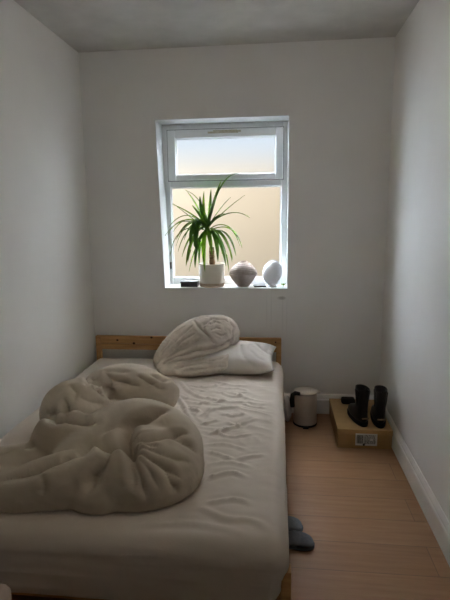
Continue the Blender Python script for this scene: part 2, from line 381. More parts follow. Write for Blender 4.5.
# fold lines pressed into the soft things: points in metres, width, depth, 1 = starts at full depth
DUV = [
    ([(0.827, 1.741, 0.651), (0.839, 1.726, 0.651), (0.851, 1.713, 0.651)], 0.035, 0.06, 1),
    ([(0.859, 1.698, 0.648), (0.875, 1.712, 0.652), (0.892, 1.728, 0.655), (0.913, 1.734, 0.655), (0.934, 1.741, 0.655), (0.963, 1.761, 0.654), (0.991, 1.789, 0.649), (1.029, 1.820, 0.639), (1.070, 1.843, 0.634)], 0.016, 0.03, 1),
    ([(0.870, 1.687, 0.645), (0.894, 1.698, 0.648), (0.917, 1.711, 0.650), (0.949, 1.708, 0.646), (0.980, 1.707, 0.640)], 0.012, 0.018, 1),
    ([(0.996, 1.786, 0.648), (1.021, 1.785, 0.638), (1.046, 1.789, 0.626), (1.068, 1.790, 0.615), (1.090, 1.794, 0.602), (1.102, 1.792, 0.588), (1.114, 1.791, 0.574)], 0.013, 0.016, 0),
    ([(0.848, 1.707, 0.650), (0.837, 1.753, 0.654), (0.821, 1.817, 0.650), (0.834, 1.861, 0.647), (0.855, 1.882, 0.656), (0.890, 1.900, 0.674), (0.923, 1.927, 0.689), (0.947, 1.942, 0.690), (0.968, 1.969, 0.687)], 0.022, 0.046, 1),
    ([(0.867, 1.682, 0.644), (0.850, 1.690, 0.646), (0.831, 1.702, 0.646), (0.806, 1.707, 0.642), (0.780, 1.715, 0.636), (0.738, 1.735, 0.621), (0.699, 1.744, 0.611), (0.680, 1.731, 0.606), (0.681, 1.674, 0.624), (0.664, 1.664, 0.624), (0.647, 1.653, 0.625), (0.621, 1.627, 0.623), (0.588, 1.616, 0.613), (0.568, 1.607, 0.605), (0.550, 1.596, 0.598), (0.527, 1.589, 0.591), (0.506, 1.580, 0.585), (0.482, 1.572, 0.578), (0.459, 1.564, 0.571), (0.439, 1.557, 0.564), (0.418, 1.551, 0.556)], 0.024, 0.05, 1),
    ([(0.783, 1.696, 0.633), (0.787, 1.663, 0.630), (0.788, 1.639, 0.623), (0.781, 1.613, 0.605), (0.771, 1.593, 0.584), (0.764, 1.577, 0.566), (0.759, 1.558, 0.551), (0.755, 1.547, 0.541), (0.751, 1.539, 0.530)], 0.018, 0.04, 1),
    ([(0.881, 1.666, 0.639), (0.889, 1.645, 0.632), (0.897, 1.627, 0.624), (0.907, 1.603, 0.611), (0.915, 1.585, 0.595), (0.921, 1.565, 0.572), (0.926, 1.551, 0.546)], 0.014, 0.03, 1),
    ([(0.883, 1.671, 0.640), (0.895, 1.652, 0.634), (0.906, 1.636, 0.628), (0.926, 1.603, 0.607), (0.944, 1.578, 0.582), (0.957, 1.560, 0.550), (0.967, 1.553, 0.511)], 0.014, 0.026, 1),
    ([(0.880, 1.681, 0.644), (0.893, 1.678, 0.643), (0.906, 1.675, 0.641), (0.944, 1.657, 0.632), (0.978, 1.647, 0.619), (1.004, 1.640, 0.604), (1.028, 1.637, 0.588), (1.052, 1.637, 0.570), (1.075, 1.641, 0.550)], 0.014, 0.028, 1),
    ([(0.891, 1.670, 0.640), (0.931, 1.632, 0.623), (0.966, 1.606, 0.600), (0.986, 1.589, 0.575), (1.004, 1.579, 0.547)], 0.014, 0.016, 1),
    ([(1.030, 1.628, 0.580), (1.041, 1.617, 0.563), (1.050, 1.611, 0.543), (1.060, 1.614, 0.526), (1.070, 1.620, 0.506)], 0.012, 0.014, 0),
    ([(0.872, 1.692, 0.647), (0.909, 1.688, 0.645), (0.944, 1.687, 0.641), (0.986, 1.681, 0.631), (1.026, 1.683, 0.617), (1.063, 1.695, 0.599), (1.099, 1.716, 0.575)], 0.014, 0.016, 1),
    ([(0.356, 2.050, 0.618), (0.383, 2.034, 0.610), (0.486, 1.866, 0.671), (0.501, 1.863, 0.672), (0.515, 1.862, 0.671), (0.526, 1.867, 0.672), (0.537, 1.873, 0.672), (0.564, 1.874, 0.665), (0.590, 1.880, 0.657), (0.617, 1.870, 0.655), (0.647, 1.852, 0.656), (0.660, 1.852, 0.658), (0.673, 1.853, 0.659)], 0.02, 0.045, 0),
    ([(0.440, 2.069, 0.683), (0.450, 2.055, 0.669), (0.459, 2.043, 0.654), (0.464, 2.036, 0.643), (0.468, 2.031, 0.630), (0.526, 1.893, 0.676), (0.529, 1.871, 0.673)], 0.016, 0.034, 0),
    ([(0.504, 2.181, 0.713), (0.504, 2.213, 0.712), (0.379, 2.547, 0.603), (0.388, 2.547, 0.609), (0.397, 2.549, 0.615)], 0.016, 0.022, 0),
    ([(0.529, 2.141, 0.698), (0.519, 2.155, 0.705), (0.508, 2.171, 0.712), (0.507, 2.206, 0.712), (0.379, 2.547, 0.603)], 0.014, 0.016, 0),
    ([(0.417, 2.527, 0.606), (0.541, 2.233, 0.690), (0.561, 2.199, 0.682), (0.574, 2.204, 0.673), (0.585, 2.215, 0.662), (0.499, 2.478, 0.576), (0.515, 2.475, 0.591), (0.514, 2.481, 0.607), (0.512, 2.490, 0.621)], 0.02, 0.045, 0),
    ([(0.515, 2.477, 0.597), (0.517, 2.470, 0.560), (0.612, 2.211, 0.625), (0.616, 2.216, 0.615), (0.620, 2.221, 0.605)], 0.018, 0.04, 0),
    ([(0.670, 2.479, 0.657), (0.715, 2.458, 0.646), (0.758, 2.438, 0.634), (0.776, 2.434, 0.633), (0.792, 2.433, 0.631)], 0.011, 0.018, 0),
    ([(0.744, 2.496, 0.659), (0.783, 2.480, 0.648), (0.820, 2.466, 0.637), (0.836, 2.487, 0.633), (0.843, 2.501, 0.630)], 0.011, 0.016, 0),
    ([(0.721, 2.455, 0.644), (0.763, 2.429, 0.629), (0.803, 2.410, 0.612), (0.828, 2.416, 0.608), (0.852, 2.429, 0.601)], 0.011, 0.01, 0),
    ([(0.577, 2.466, 0.625), (0.605, 2.456, 0.619), (0.634, 2.445, 0.614), (0.667, 2.436, 0.614), (0.700, 2.427, 0.614)], 0.013, 0.014, 0),
    ([(0.449, 2.564, 0.647), (0.487, 2.518, 0.637), (0.519, 2.487, 0.622), (0.580, 2.464, 0.623), (0.639, 2.449, 0.622)], 0.013, 0.02, 0),
    ([(0.440, 2.581, 0.649), (0.514, 2.534, 0.659), (0.590, 2.506, 0.666), (0.625, 2.500, 0.667)], 0.011, 0.014, 0),
    ([(0.437, 2.148, 0.718), (0.464, 2.119, 0.709), (0.486, 2.101, 0.697), (0.490, 2.077, 0.681), (0.492, 2.059, 0.664)], 0.014, 0.014, 0),
    ([(0.501, 2.086, 0.683), (0.534, 2.088, 0.668), (0.563, 2.098, 0.651), (0.584, 2.117, 0.639), (0.604, 2.142, 0.624)], 0.016, 0.01, 0),
    ([(0.288, 1.769, 0.549), (0.301, 1.781, 0.553), (0.312, 1.796, 0.556), (0.337, 1.808, 0.558), (0.360, 1.823, 0.559), (0.400, 1.804, 0.566), (0.437, 1.788, 0.573)], 0.014, 0.016, 0),
    ([(0.573, 1.563, 0.586), (0.585, 1.546, 0.572), (0.594, 1.535, 0.555), (0.593, 1.528, 0.540), (0.591, 1.524, 0.523)], 0.012, 0.01, 0),
]
PIL = [
    ([(1.275, 3.333, 0.617), (1.307, 3.270, 0.611), (1.337, 3.235, 0.598), (1.366, 3.216, 0.582), (1.394, 3.257, 0.550)], 0.011, 0.012, 0),
    ([(1.350, 3.393, 0.603), (1.364, 3.317, 0.599), (1.376, 3.291, 0.587), (1.389, 3.290, 0.571), (1.395, 3.305, 0.559)], 0.01, 0.009, 0),
    ([(1.232, 3.086, 0.569), (1.265, 3.069, 0.544), (1.299, 3.063, 0.514), (1.349, 3.060, 0.522), (1.398, 3.065, 0.527)], 0.012, 0.012, 0),
    ([(1.172, 3.296, 0.625), (1.185, 3.209, 0.614), (1.197, 3.140, 0.598), (1.221, 3.095, 0.578), (1.243, 3.073, 0.551)], 0.012, 0.014, 0),
    ([(1.248, 3.194, 0.607), (1.273, 3.148, 0.598), (1.296, 3.114, 0.585), (1.330, 3.102, 0.572), (1.363, 3.096, 0.558)], 0.01, 0.008, 0),
]
ROL = [
    ([(0.850, 3.281, 0.791), (0.875, 3.227, 0.776), (0.900, 3.205, 0.755), (0.928, 3.190, 0.733), (0.960, 3.180, 0.706), (0.996, 3.162, 0.676), (1.034, 3.153, 0.660), (1.071, 3.173, 0.653), (1.103, 3.221, 0.656), (1.136, 3.245, 0.682), (1.150, 3.280, 0.689)], 0.012, 0.02, 0),
    ([(0.942, 3.186, 0.721), (0.934, 3.200, 0.747), (0.926, 3.223, 0.771), (0.952, 3.246, 0.789), (0.976, 3.282, 0.805), (1.023, 3.282, 0.802), (1.068, 3.297, 0.796), (1.098, 3.286, 0.779), (1.126, 3.295, 0.757)], 0.011, 0.018, 0),
    ([(0.676, 3.107, 0.539), (0.719, 3.100, 0.566), (0.760, 3.097, 0.591), (0.819, 3.090, 0.609), (0.875, 3.094, 0.624), (0.936, 3.099, 0.629), (0.995, 3.123, 0.630), (1.053, 3.154, 0.644), (1.108, 3.226, 0.648)], 0.014, 0.026, 0),
    ([(0.960, 3.227, 0.770), (0.982, 3.236, 0.780), (1.003, 3.254, 0.788), (1.027, 3.248, 0.782), (1.050, 3.246, 0.774)], 0.008, 0.012, 0),
    ([(0.975, 3.200, 0.737), (0.994, 3.206, 0.745), (1.013, 3.220, 0.752), (1.033, 3.218, 0.748), (1.053, 3.217, 0.743)], 0.008, 0.012, 0),
    ([(1.009, 3.196, 0.720), (1.032, 3.199, 0.710), (1.054, 3.202, 0.700), (1.073, 3.210, 0.708), (1.091, 3.219, 0.715)], 0.008, 0.01, 0),
    ([(1.097, 3.310, 0.784), (1.115, 3.291, 0.767), (1.131, 3.286, 0.747), (1.127, 3.255, 0.725), (1.121, 3.240, 0.699)], 0.01, 0.016, 0),
    ([(0.855, 3.228, 0.769), (0.811, 3.207, 0.732), (0.766, 3.197, 0.692), (0.720, 3.188, 0.647), (0.673, 3.180, 0.600)], 0.009, 0.012, 0),
    ([(0.873, 3.186, 0.720), (0.826, 3.183, 0.691), (0.780, 3.178, 0.662), (0.745, 3.173, 0.622), (0.710, 3.168, 0.581)], 0.009, 0.012, 0),
    ([(0.920, 3.172, 0.689), (0.881, 3.165, 0.667), (0.843, 3.150, 0.647), (0.810, 3.138, 0.633), (0.775, 3.142, 0.613)], 0.008, 0.01, 0),
    ([(0.804, 3.249, 0.763), (0.764, 3.239, 0.741), (0.721, 3.244, 0.715), (0.700, 3.232, 0.688), (0.679, 3.214, 0.663)], 0.009, 0.01, 0),
    ([(0.959, 3.320, 0.814), (0.924, 3.314, 0.812), (0.890, 3.308, 0.811), (0.868, 3.296, 0.804), (0.845, 3.292, 0.795)], 0.008, 0.01, 0),
    ([(0.623, 3.186, 0.562), (0.640, 3.193, 0.590), (0.659, 3.194, 0.620), (0.681, 3.205, 0.653), (0.701, 3.225, 0.684)], 0.009, 0.01, 0),
    ([(0.747, 3.041, 0.516), (0.827, 3.039, 0.535), (0.905, 3.039, 0.554), (0.993, 3.048, 0.574), (1.078, 3.079, 0.587)], 0.01, 0.014, 0),
    ([(0.819, 3.017, 0.504), (0.898, 3.012, 0.517), (0.975, 3.011, 0.528), (1.042, 3.024, 0.532), (1.105, 3.064, 0.528)], 0.01, 0.012, 0),
    ([(0.922, 3.074, 0.567), (0.981, 3.055, 0.574), (1.037, 3.050, 0.576), (1.088, 3.086, 0.589)], 0.009, 0.01, 0),
    ([(0.765, 3.071, 0.552), (0.810, 3.069, 0.560), (0.855, 3.071, 0.566), (0.909, 3.085, 0.580), (0.937, 3.090, 0.588)], 0.009, 0.01, 0),
    ([(0.667, 3.095, 0.520), (0.684, 3.097, 0.537), (0.701, 3.102, 0.553), (0.720, 3.095, 0.562), (0.738, 3.089, 0.570)], 0.009, 0.012, 0),
]
SHEETFOLDS = [
    ([(0.803, 2.772), (0.892, 2.601), (0.964, 2.419), (1.014, 2.339)], 0.011, 0.013),
    ([(0.804, 2.974), (0.898, 2.779), (1.009, 2.679), (1.070, 2.719)], 0.01, 0.011),
    ([(1.023, 2.424), (1.095, 2.520), (1.190, 2.559)], 0.01, 0.011),
    ([(0.877, 2.895), (0.995, 2.864), (1.097, 2.953)], 0.01, 0.009),
    ([(1.101, 2.216), (1.213, 2.302), (1.320, 2.419)], 0.01, 0.012),
    ([(1.060, 2.792), (1.175, 2.727), (1.251, 2.769)], 0.01, 0.009),
    ([(0.974, 2.574), (1.057, 2.614), (1.155, 2.656)], 0.009, 0.01),
    ([(1.052, 2.315), (1.092, 2.356), (1.132, 2.376)], 0.01, 0.01),
    ([(1.174, 2.352), (1.222, 2.329), (1.258, 2.305)], 0.009, 0.007),
    ([(0.917, 2.538), (0.966, 2.516), (1.014, 2.483)], 0.009, 0.01),
    ([(1.116, 2.035), (1.179, 2.016), (1.243, 1.981)], 0.011, 0.009),
    ([(1.140, 1.803), (1.199, 1.850), (1.252, 1.872), (1.310, 1.842)], 0.012, 0.01),
    ([(0.757, 3.058), (0.862, 2.978), (0.994, 3.076), (1.144, 3.069)], 0.01, 0.008),
    ([(1.173, 1.641), (1.270, 1.679), (1.339, 1.656)], 0.012, 0.008),
    ([(1.116, 2.268), (1.201, 2.200), (1.307, 2.233)], 0.01, 0.008),
    ([(1.096, 2.099), (1.188, 2.120), (1.296, 2.072)], 0.012, 0.007),
    ([(1.244, 1.965), (1.300, 2.010), (1.378, 2.037)], 0.012, 0.007),
    ([(1.143, 1.918), (1.225, 1.956), (1.324, 1.926)], 0.012, 0.006),
    ([(1.235, 2.628), (1.314, 2.569), (1.375, 2.587)], 0.011, 0.007),
    ([(1.127, 2.462), (1.201, 2.438), (1.269, 2.485)], 0.009, 0.009),
    ([(0.932, 2.744), (0.962, 2.807), (1.006, 2.788)], 0.009, 0.009),
    ([(0.841, 2.737), (0.889, 2.683), (0.941, 2.659)], 0.009, 0.01),
]
# mattress in its fitted sheet: rounded, sagging edges, rumpled in the middle
MX0, MX1, MY0, MY1, MZ0, MZ1 = .05, 1.468, 1.415, 3.50, .182, .45
bm = rounded_box(MX0, MX1, MY0, MY1, MZ0, MZ1, .062, .0085)
SHEETRIDGES = [  # soft pulled ridges of the sheet: (x, y) points, width, height
    ([(1.15, 1.62), (1.25, 1.56), (1.35, 1.55), (1.41, 1.50)], .012, .008),
    *[(a, b * .85, c * 1.2) for a, b, c in SHEETFOLDS],
    ([(.95, 1.49), (1.15, 1.52), (1.34, 1.475)], .012, .006),
    ([(.2, 1.50), (.5, 1.475), (.8, 1.50)], .014, .005),
]
def densify(pl, step=.01):
    out = []
    P = [Vector(p) if len(p) == 3 else Vector((*p, 0)) for p in pl]
    for i in range(len(P) - 1):
        p0, p1, p2, p3 = P[max(i - 1, 0)], P[i], P[i + 1], P[min(i + 2, len(P) - 1)]
        n = max(2, int((p2 - p1).length / step))
        for k in range(n):
            t = k / n
            out.append(.5 * ((2 * p1) + (p2 - p0) * t + (2 * p0 - 5 * p1 + 4 * p2 - p3) * t * t + (3 * p1 - p0 - 3 * p2 + p3) * t ** 3))
    out.append(P[-1]); return out
ridges = []
for pl, w, h in SHEETRIDGES:
    d = densify(pl); kd = KDTree(len(d))
    for i, p in enumerate(d): kd.insert(p, i)
    kd.balance(); ridges.append((kd, len(d), w, h))
for vtx in bm.verts:
    p = vtx.co.copy()
    top = sm(MZ1 - .05, MZ1 - .01, p.z)
    edge = max(0, min(p.x - MX0, MX1 - p.x, p.y - MY0, MY1 - p.y))
    dz = 0
    if top > 0:
        q = Vector((p.x, p.y, 0))
        for kd, n, w, h in ridges:
            _, i, r = kd.find(q)
            taper = min(1, min(i, n - 1 - i) / (n * .25) + .15)
            dz += taper * h * (1.25 * math.exp(-1.1 * r / w) - .35 * math.exp(-((r - 2.2 * w) / w) ** 2))
        rum = math.exp(-(((p.x - 1.12) / .26) ** 2 + ((p.y - 2.62) / .42) ** 2))
        rr = ridge(Vector((p.x * 5 + 1.5 * noise.noise(Vector((p.x * 4, p.y * 4, 1))), p.y * 12 + p.x * 3 + noise.noise(Vector((p.x * 5, p.y * 5, 6))), 3.3)))
        r2 = ridge(Vector((p.x * 9 + noise.noise(p * 6), p.y * 8 - p.x * 5, 8.1)))
        dz += rum * (.012 * (max(0, rr - .55) / .45) ** 2 + .006 * (max(0, r2 - .6) / .4) ** 2)
        dz += .004 * fbm(Vector((p.x * 4, p.y * 4, 0)), 3) + .0018 * ridge(Vector((p.x * 9, p.y * 20, 2)))
        p.z += top * dz
    # side faces: sheet hangs with shallow pulls and the bed bulges half way up
    side = 1 - top
    hmid = math.sin(PI * min(1, max(0, (p.z - MZ0) / (MZ1 - MZ0))))
    wob = .004 * noise.noise(Vector((p.x * 9, p.y * 9, p.z * 22))) + .003 * noise.noise(Vector((p.x * 3, p.y * 3, p.z * 60)))
    if p.y < MY0 + .07: p.y -= side * (.010 * hmid + wob)
    if p.x > MX1 - .07: p.x += side * (.008 * hmid + wob)
    if p.z < .36 and p.y < 1.62: p.x -= sm(1.38, 1.46, p.x) * .020 * sm(-.36, -.30, -p.z) * sm(-1.62, -1.54, -p.y)
    if p.x > 1.1 and p.z < .33: p.z += .035 * sm(1.36, 1.46, p.x) * sm(-1.75, -1.45, -p.y) * sm(-.33, -.2, -p.z)
    vtx.co = p
matt = bedpart('mattress', bm, M['sheet'], smooth=True)

# ------------------------------------------------------------------ soft bundles
_t = bmesh.new(); bmesh.ops.create_uvsphere(_t, u_segments=28, v_segments=16, radius=1)
BALLV = [v.co.copy() for v in _t.verts]; BALLF = [[v.index for v in f.verts] for f in _t.faces]; _t.free()
def ball(bm, mtx):
    vs = [bm.verts.new(mtx @ c) for c in BALLV]
    for f in BALLF: bm.faces.new([vs[i] for i in f])

def ellipsoid(bm, c, r, rot=(0, 0, 0)):
    mtx = Matrix.Translation(c) @ Matrix.Rotation(rot[2], 4, 'Z') @ Matrix.Rotation(rot[1], 4, 'Y') @ Matrix.Rotation(rot[0], 4, 'X') @ Matrix.Diagonal((*r, 1))
    ball(bm, mtx)

def capsule(bm, pts, rad, squash=1.0):
    """chain of overlapping balls along a path, flattened in z"""
    d = densify(pts, .02); n = len(d)
    K = len(rad) - 1
    for i in range(n):
        t = i / (n - 1) * K; k = min(int(t), K - 1); r = rad[k] + (rad[k + 1] - rad[k]) * (t - k)
        ball(bm, Matrix.Translation(d[i]) @ Matrix.Diagonal((r, r, r * squash, 1)))

def remeshed(bm, voxel, smooth_n, sub=1):
    me = bpy.data.meshes.new('tmp'); bm.to_mesh(me); bm.free()
    o = bpy.data.objects.new('tmp', me); COL.objects.link(o)
    r = o.modifiers.new('r', 'REMESH'); r.mode = 'VOXEL'; r.voxel_size = voxel
    s = o.modifiers.new('s', 'SMOOTH'); s.factor = .5; s.iterations = smooth_n
    if sub:
        u = o.modifiers.new('u', 'SUBSURF'); u.levels = sub; u.render_levels = sub
    dg = bpy.context.evaluated_depsgraph_get(); dg.update()
    e = o.evaluated_get(dg)
    out = bpy.data.meshes.new_from_object(e)
    bpy.data.objects.remove(o); bpy.data.meshes.remove(me)
    b2 = bmesh.new(); b2.from_mesh(out); bpy.data.meshes.remove(out)
    b2.normal_update()
    return b2

def crease(bm, lines, wr=0.0, wscale=(8, 8, 8), seed=0, floor_z=None, big=.0):
    ks = []
    for pl, w, dpt, *rest in lines:
        d = densify(pl, .008); kd = KDTree(len(d))
        for i, p in enumerate(d): kd.insert(p, i)
        kd.balance(); ks.append((kd, len(d), w, dpt, rest[0] if rest else 0))
    moves = []
    for v in bm.verts:
        p = v.co; disp = 0
        for kd, n, w, dpt, open_end in ks:
            _, i, r = kd.find(p)
            if r > 4.5 * w: continue
            t = i / (n - 1)
            tp = min(1, (1 - t) * 4 + .1) * (1 if open_end else min(1, t * 5 + .15))
            ww = w * (.55 + .45 * tp)
            disp += tp * dpt * (-math.exp(-1.15 * r / ww) + .13 * math.exp(-((r - 2.4 * ww) / (1.3 * ww)) ** 2))
        q = Vector((p.x * wscale[0] + seed, p.y * wscale[1], p.z * wscale[2]))
        q += Vector((noise.noise(q * .5), noise.noise(q * .5 + Vector((5, 0, 0))), 0)) * 1.2
        if wr: disp += wr * (ridge(q) - .75 + .5 * (ridge(q * 2.1) - .75))
        if big: disp += big * noise.noise(p * 5 + Vector((seed, 0, 0)))
        moves.append(v.normal * disp)
    for v, mv in zip(bm.verts, moves):
        v.co = v.co + mv
        if floor_z is not None and v.co.z < floor_z: v.co.z = floor_z
    return bm

BZ = MZ1 + .006
bm = bmesh.new()
# front swirl: a fat band curling round one plump body whose pleats gather at one point
ellipsoid(bm, (.895, 1.79, .505), (.245, .25, .155))
ellipsoid(bm, (.74, 1.81, .50), (.19, .19, .12))
capsule(bm, [(.60, 1.78, .53), (.68, 1.92, .565), (.83, 1.99, .58), (.98, 1.93, .565), (1.03, 1.84, .54)], [.08, .12, .14, .125, .10], .95)
capsule(bm, [(.84, 1.69, .555), (.66, 1.645, .515), (.43, 1.59, .482)], [.075, .115, .085], .98)
ellipsoid(bm, (.86, 1.655, .51), (.15, .11, .12))
ellipsoid(bm, (.765, 1.625, .485), (.13, .105, .09))
# left tail lying flat
capsule(bm, [(.56, 1.64, .50), (.40, 1.63, .485), (.24, 1.66, .475)], [.10, .095, .08], .65)
capsule(bm, [(.42, 1.82, .495), (.28, 1.80, .49), (.16, 1.83, .475)], [.10, .09, .06], .7)
# middle-left lump
ellipsoid(bm, (.52, 1.90, .545), (.155, .125, .135), (0, 0, .3))
# back-left lump
ellipsoid(bm, (.45, 2.19, .56), (.18, .18, .165), (0, 0, -.3))
ellipsoid(bm, (.37, 2.37, .52), (.15, .15, .125))
# back strip
capsule(bm, [(.42, 2.62, .525), (.60, 2.58, .56), (.79, 2.49, .545)], [.12, .135, .11], .92)
ellipsoid(bm, (.58, 2.28, .475), (.24, .26, .05))
bm = remeshed(bm, .0105, 2, 1)
crease(bm, [(a, b, c * 1.4, d) for a, b, c, d in DUV], .0036, (9, 9, 9), 3.1, BZ, .006)
duvet = obj('duvet', bm, M['duvet'], smooth=True)
tag(duvet, 'big rumpled beige duvet heaped on the foot half of the bed', 'duvet')

# pillow at the right of the headboard
def pillow_mesh(cx, cy, cz, lx, ly, th, rz, tilt, n=70):
    bm = bmesh.new(); top = {}; 
    for s in (1, -1):
        g = {}
        for i in range(n + 1):
            for j in range(n + 1):
                u, w = -1 + 2 * i / n, -1 + 2 * j / n
                rim = i in (0, n) or j in (0, n)
                if s == -1 and rim: g[i, j] = top[i, j]; continue
                prof = max(0, (1 - abs(u) ** 3.2) * (1 - abs(w) ** 3.2)) ** .5
                pin = 1 - .07 * (1 - (u * w) ** 2) * max(abs(u), abs(w)) ** 6
                x, y = u * lx / 2 * pin, w * ly / 2 * pin
                z = s * th / 2 * prof
                q = Vector((x * 9, y * 14, s * 4))
                z += prof * (.007 * (ridge(q + Vector((noise.noise(q), 0, 0))) - .7) + .010 * noise.noise(q * .6))
                g[i, j] = bm.verts.new((x, y, z))
        if s == 1: top = g
        for i in range(n):
            for j in range(n):
                f = (g[i, j], g[i + 1, j], g[i + 1, j + 1], g[i, j + 1])
                try: bm.faces.new(f if s == 1 else f[::-1])
                except ValueError: pass
    bmesh.ops.transform(bm, matrix=Matrix.Translation((cx, cy, cz)) @ Matrix.Rotation(rz, 4, 'Z') @ Matrix.Rotation(tilt, 4, 'X'), verts=bm.verts)
    return bm
bm = pillow_mesh(1.09, 3.27, .535, .66, .42, .17, -.03, .10)
for v in bm.verts: v.co.z = max(v.co.z, BZ + .002)
bmesh.ops.recalc_face_normals(bm, faces=bm.faces)
if bm.calc_volume(signed=True) < 0: bmesh.ops.reverse_faces(bm, faces=bm.faces)
bm.normal_update()
crease(bm, PIL, .0, (8, 8, 8), 1)
pil = obj('pillow', bm, M['pillow'], smooth=True)
tag(pil, 'white creased pillow by the right end of the headboard, under the rolled quilt', 'pillow')

bm = bmesh.new()
capsule(bm, [(.615, 3.24, .50), (.70, 3.27, .575), (.82, 3.31, .635), (.96, 3.33, .665), (1.03, 3.34, .672)], [.055, .10, .138, .158, .140], 1.0)
capsule(bm, [(.66, 3.14, .485), (.78, 3.14, .54), (.92, 3.17, .60), (1.03, 3.22, .62)], [.05, .075, .085, .07], .9)
capsule(bm, [(.69, 3.095, .48), (.85, 3.075, .50), (1.02, 3.085, .53), (1.12, 3.15, .565)], [.045, .060, .068, .05], .85)
bm = remeshed(bm, .0095, 2, 1)
crease(bm, [(a, b * .75, c * 1.5, d) for a, b, c, d in ROL], .0085, (16, 16, 16), 9.4, BZ, .006)
rol = obj('quilt', bm, M['quilt'], smooth=True)
tag(rol, 'cream crinkled quilt rolled into a bundle, leaning on the headboard over the white pillow', 'quilt')

# soft things rest on each other without sinking in
from mathutils.bvhtree import BVHTree
def bvh(o):
    return BVHTree.FromPolygons([o.matrix_basis @ v.co for v in o.data.vertices], [p.vertices[:] for p in o.data.polygons])
grown = bpy.data.objects.new('grown', pil.data.copy()); COL.objects.link(grown)   # the quilt is hollowed where the pillow lies under it
nrm = [n.vector.copy() for n in grown.data.vertex_normals]
for v, n in zip(grown.data.vertices, nrm): v.co += n * .009
bo = rol.modifiers.new('b', 'BOOLEAN'); bo.object = grown; bo.operation = 'DIFFERENCE'; bo.solver = 'EXACT'
dg = bpy.context.evaluated_depsgraph_get(); dg.update()
me = bpy.data.meshes.new_from_object(rol.evaluated_get(dg)); rol.modifiers.clear(); rol.data = me; me.name = 'quilt'
gm = grown.data; bpy.data.objects.remove(grown); bpy.data.meshes.remove(gm)
trees = [bvh(duvet), bvh(pil), bvh(rol)]
for v in matt.data.vertices:                      # the sheet is pressed flat under what lies on it
    p = v.co - inv.translation * 1.0
    if p.z < MZ1 - .03: continue
    for t in trees:
        hit = t.ray_cast(Vector((p.x, p.y, MZ1 - .06)), Vector((0, 0, 1)), .5)[0]
        if hit: p.z = min(p.z, hit.z - .004)
        else:
            q, nn, _, dist = t.find_nearest(p, .03)
            if q and q.z < p.z + .02: p.z = min(p.z, MZ1 + .003)
    v.co = p + inv.translation

# ------------------------------------------------------------------ things on the window sill
PX, PY = .927, 3.695
pot = thing('potted_plant', 'spiky green yucca in a pale cylinder pot on the window sill', 'plant', (PX, PY, SZ))
prof = [(0, 0), (.088, 0), (.092, .004), (.093, .022)]
base = lathe(prof, 64)
po = obj('pot', None or lathe([(0, .0015), (.089, .0015), (.0935, .02), (.0965, .03), (.099, .10), (.100, .170), (.098, .176), (.094, .176), (.092, .165), (.090, .03), (0, .03)], 72), M['pot'], pot, True)
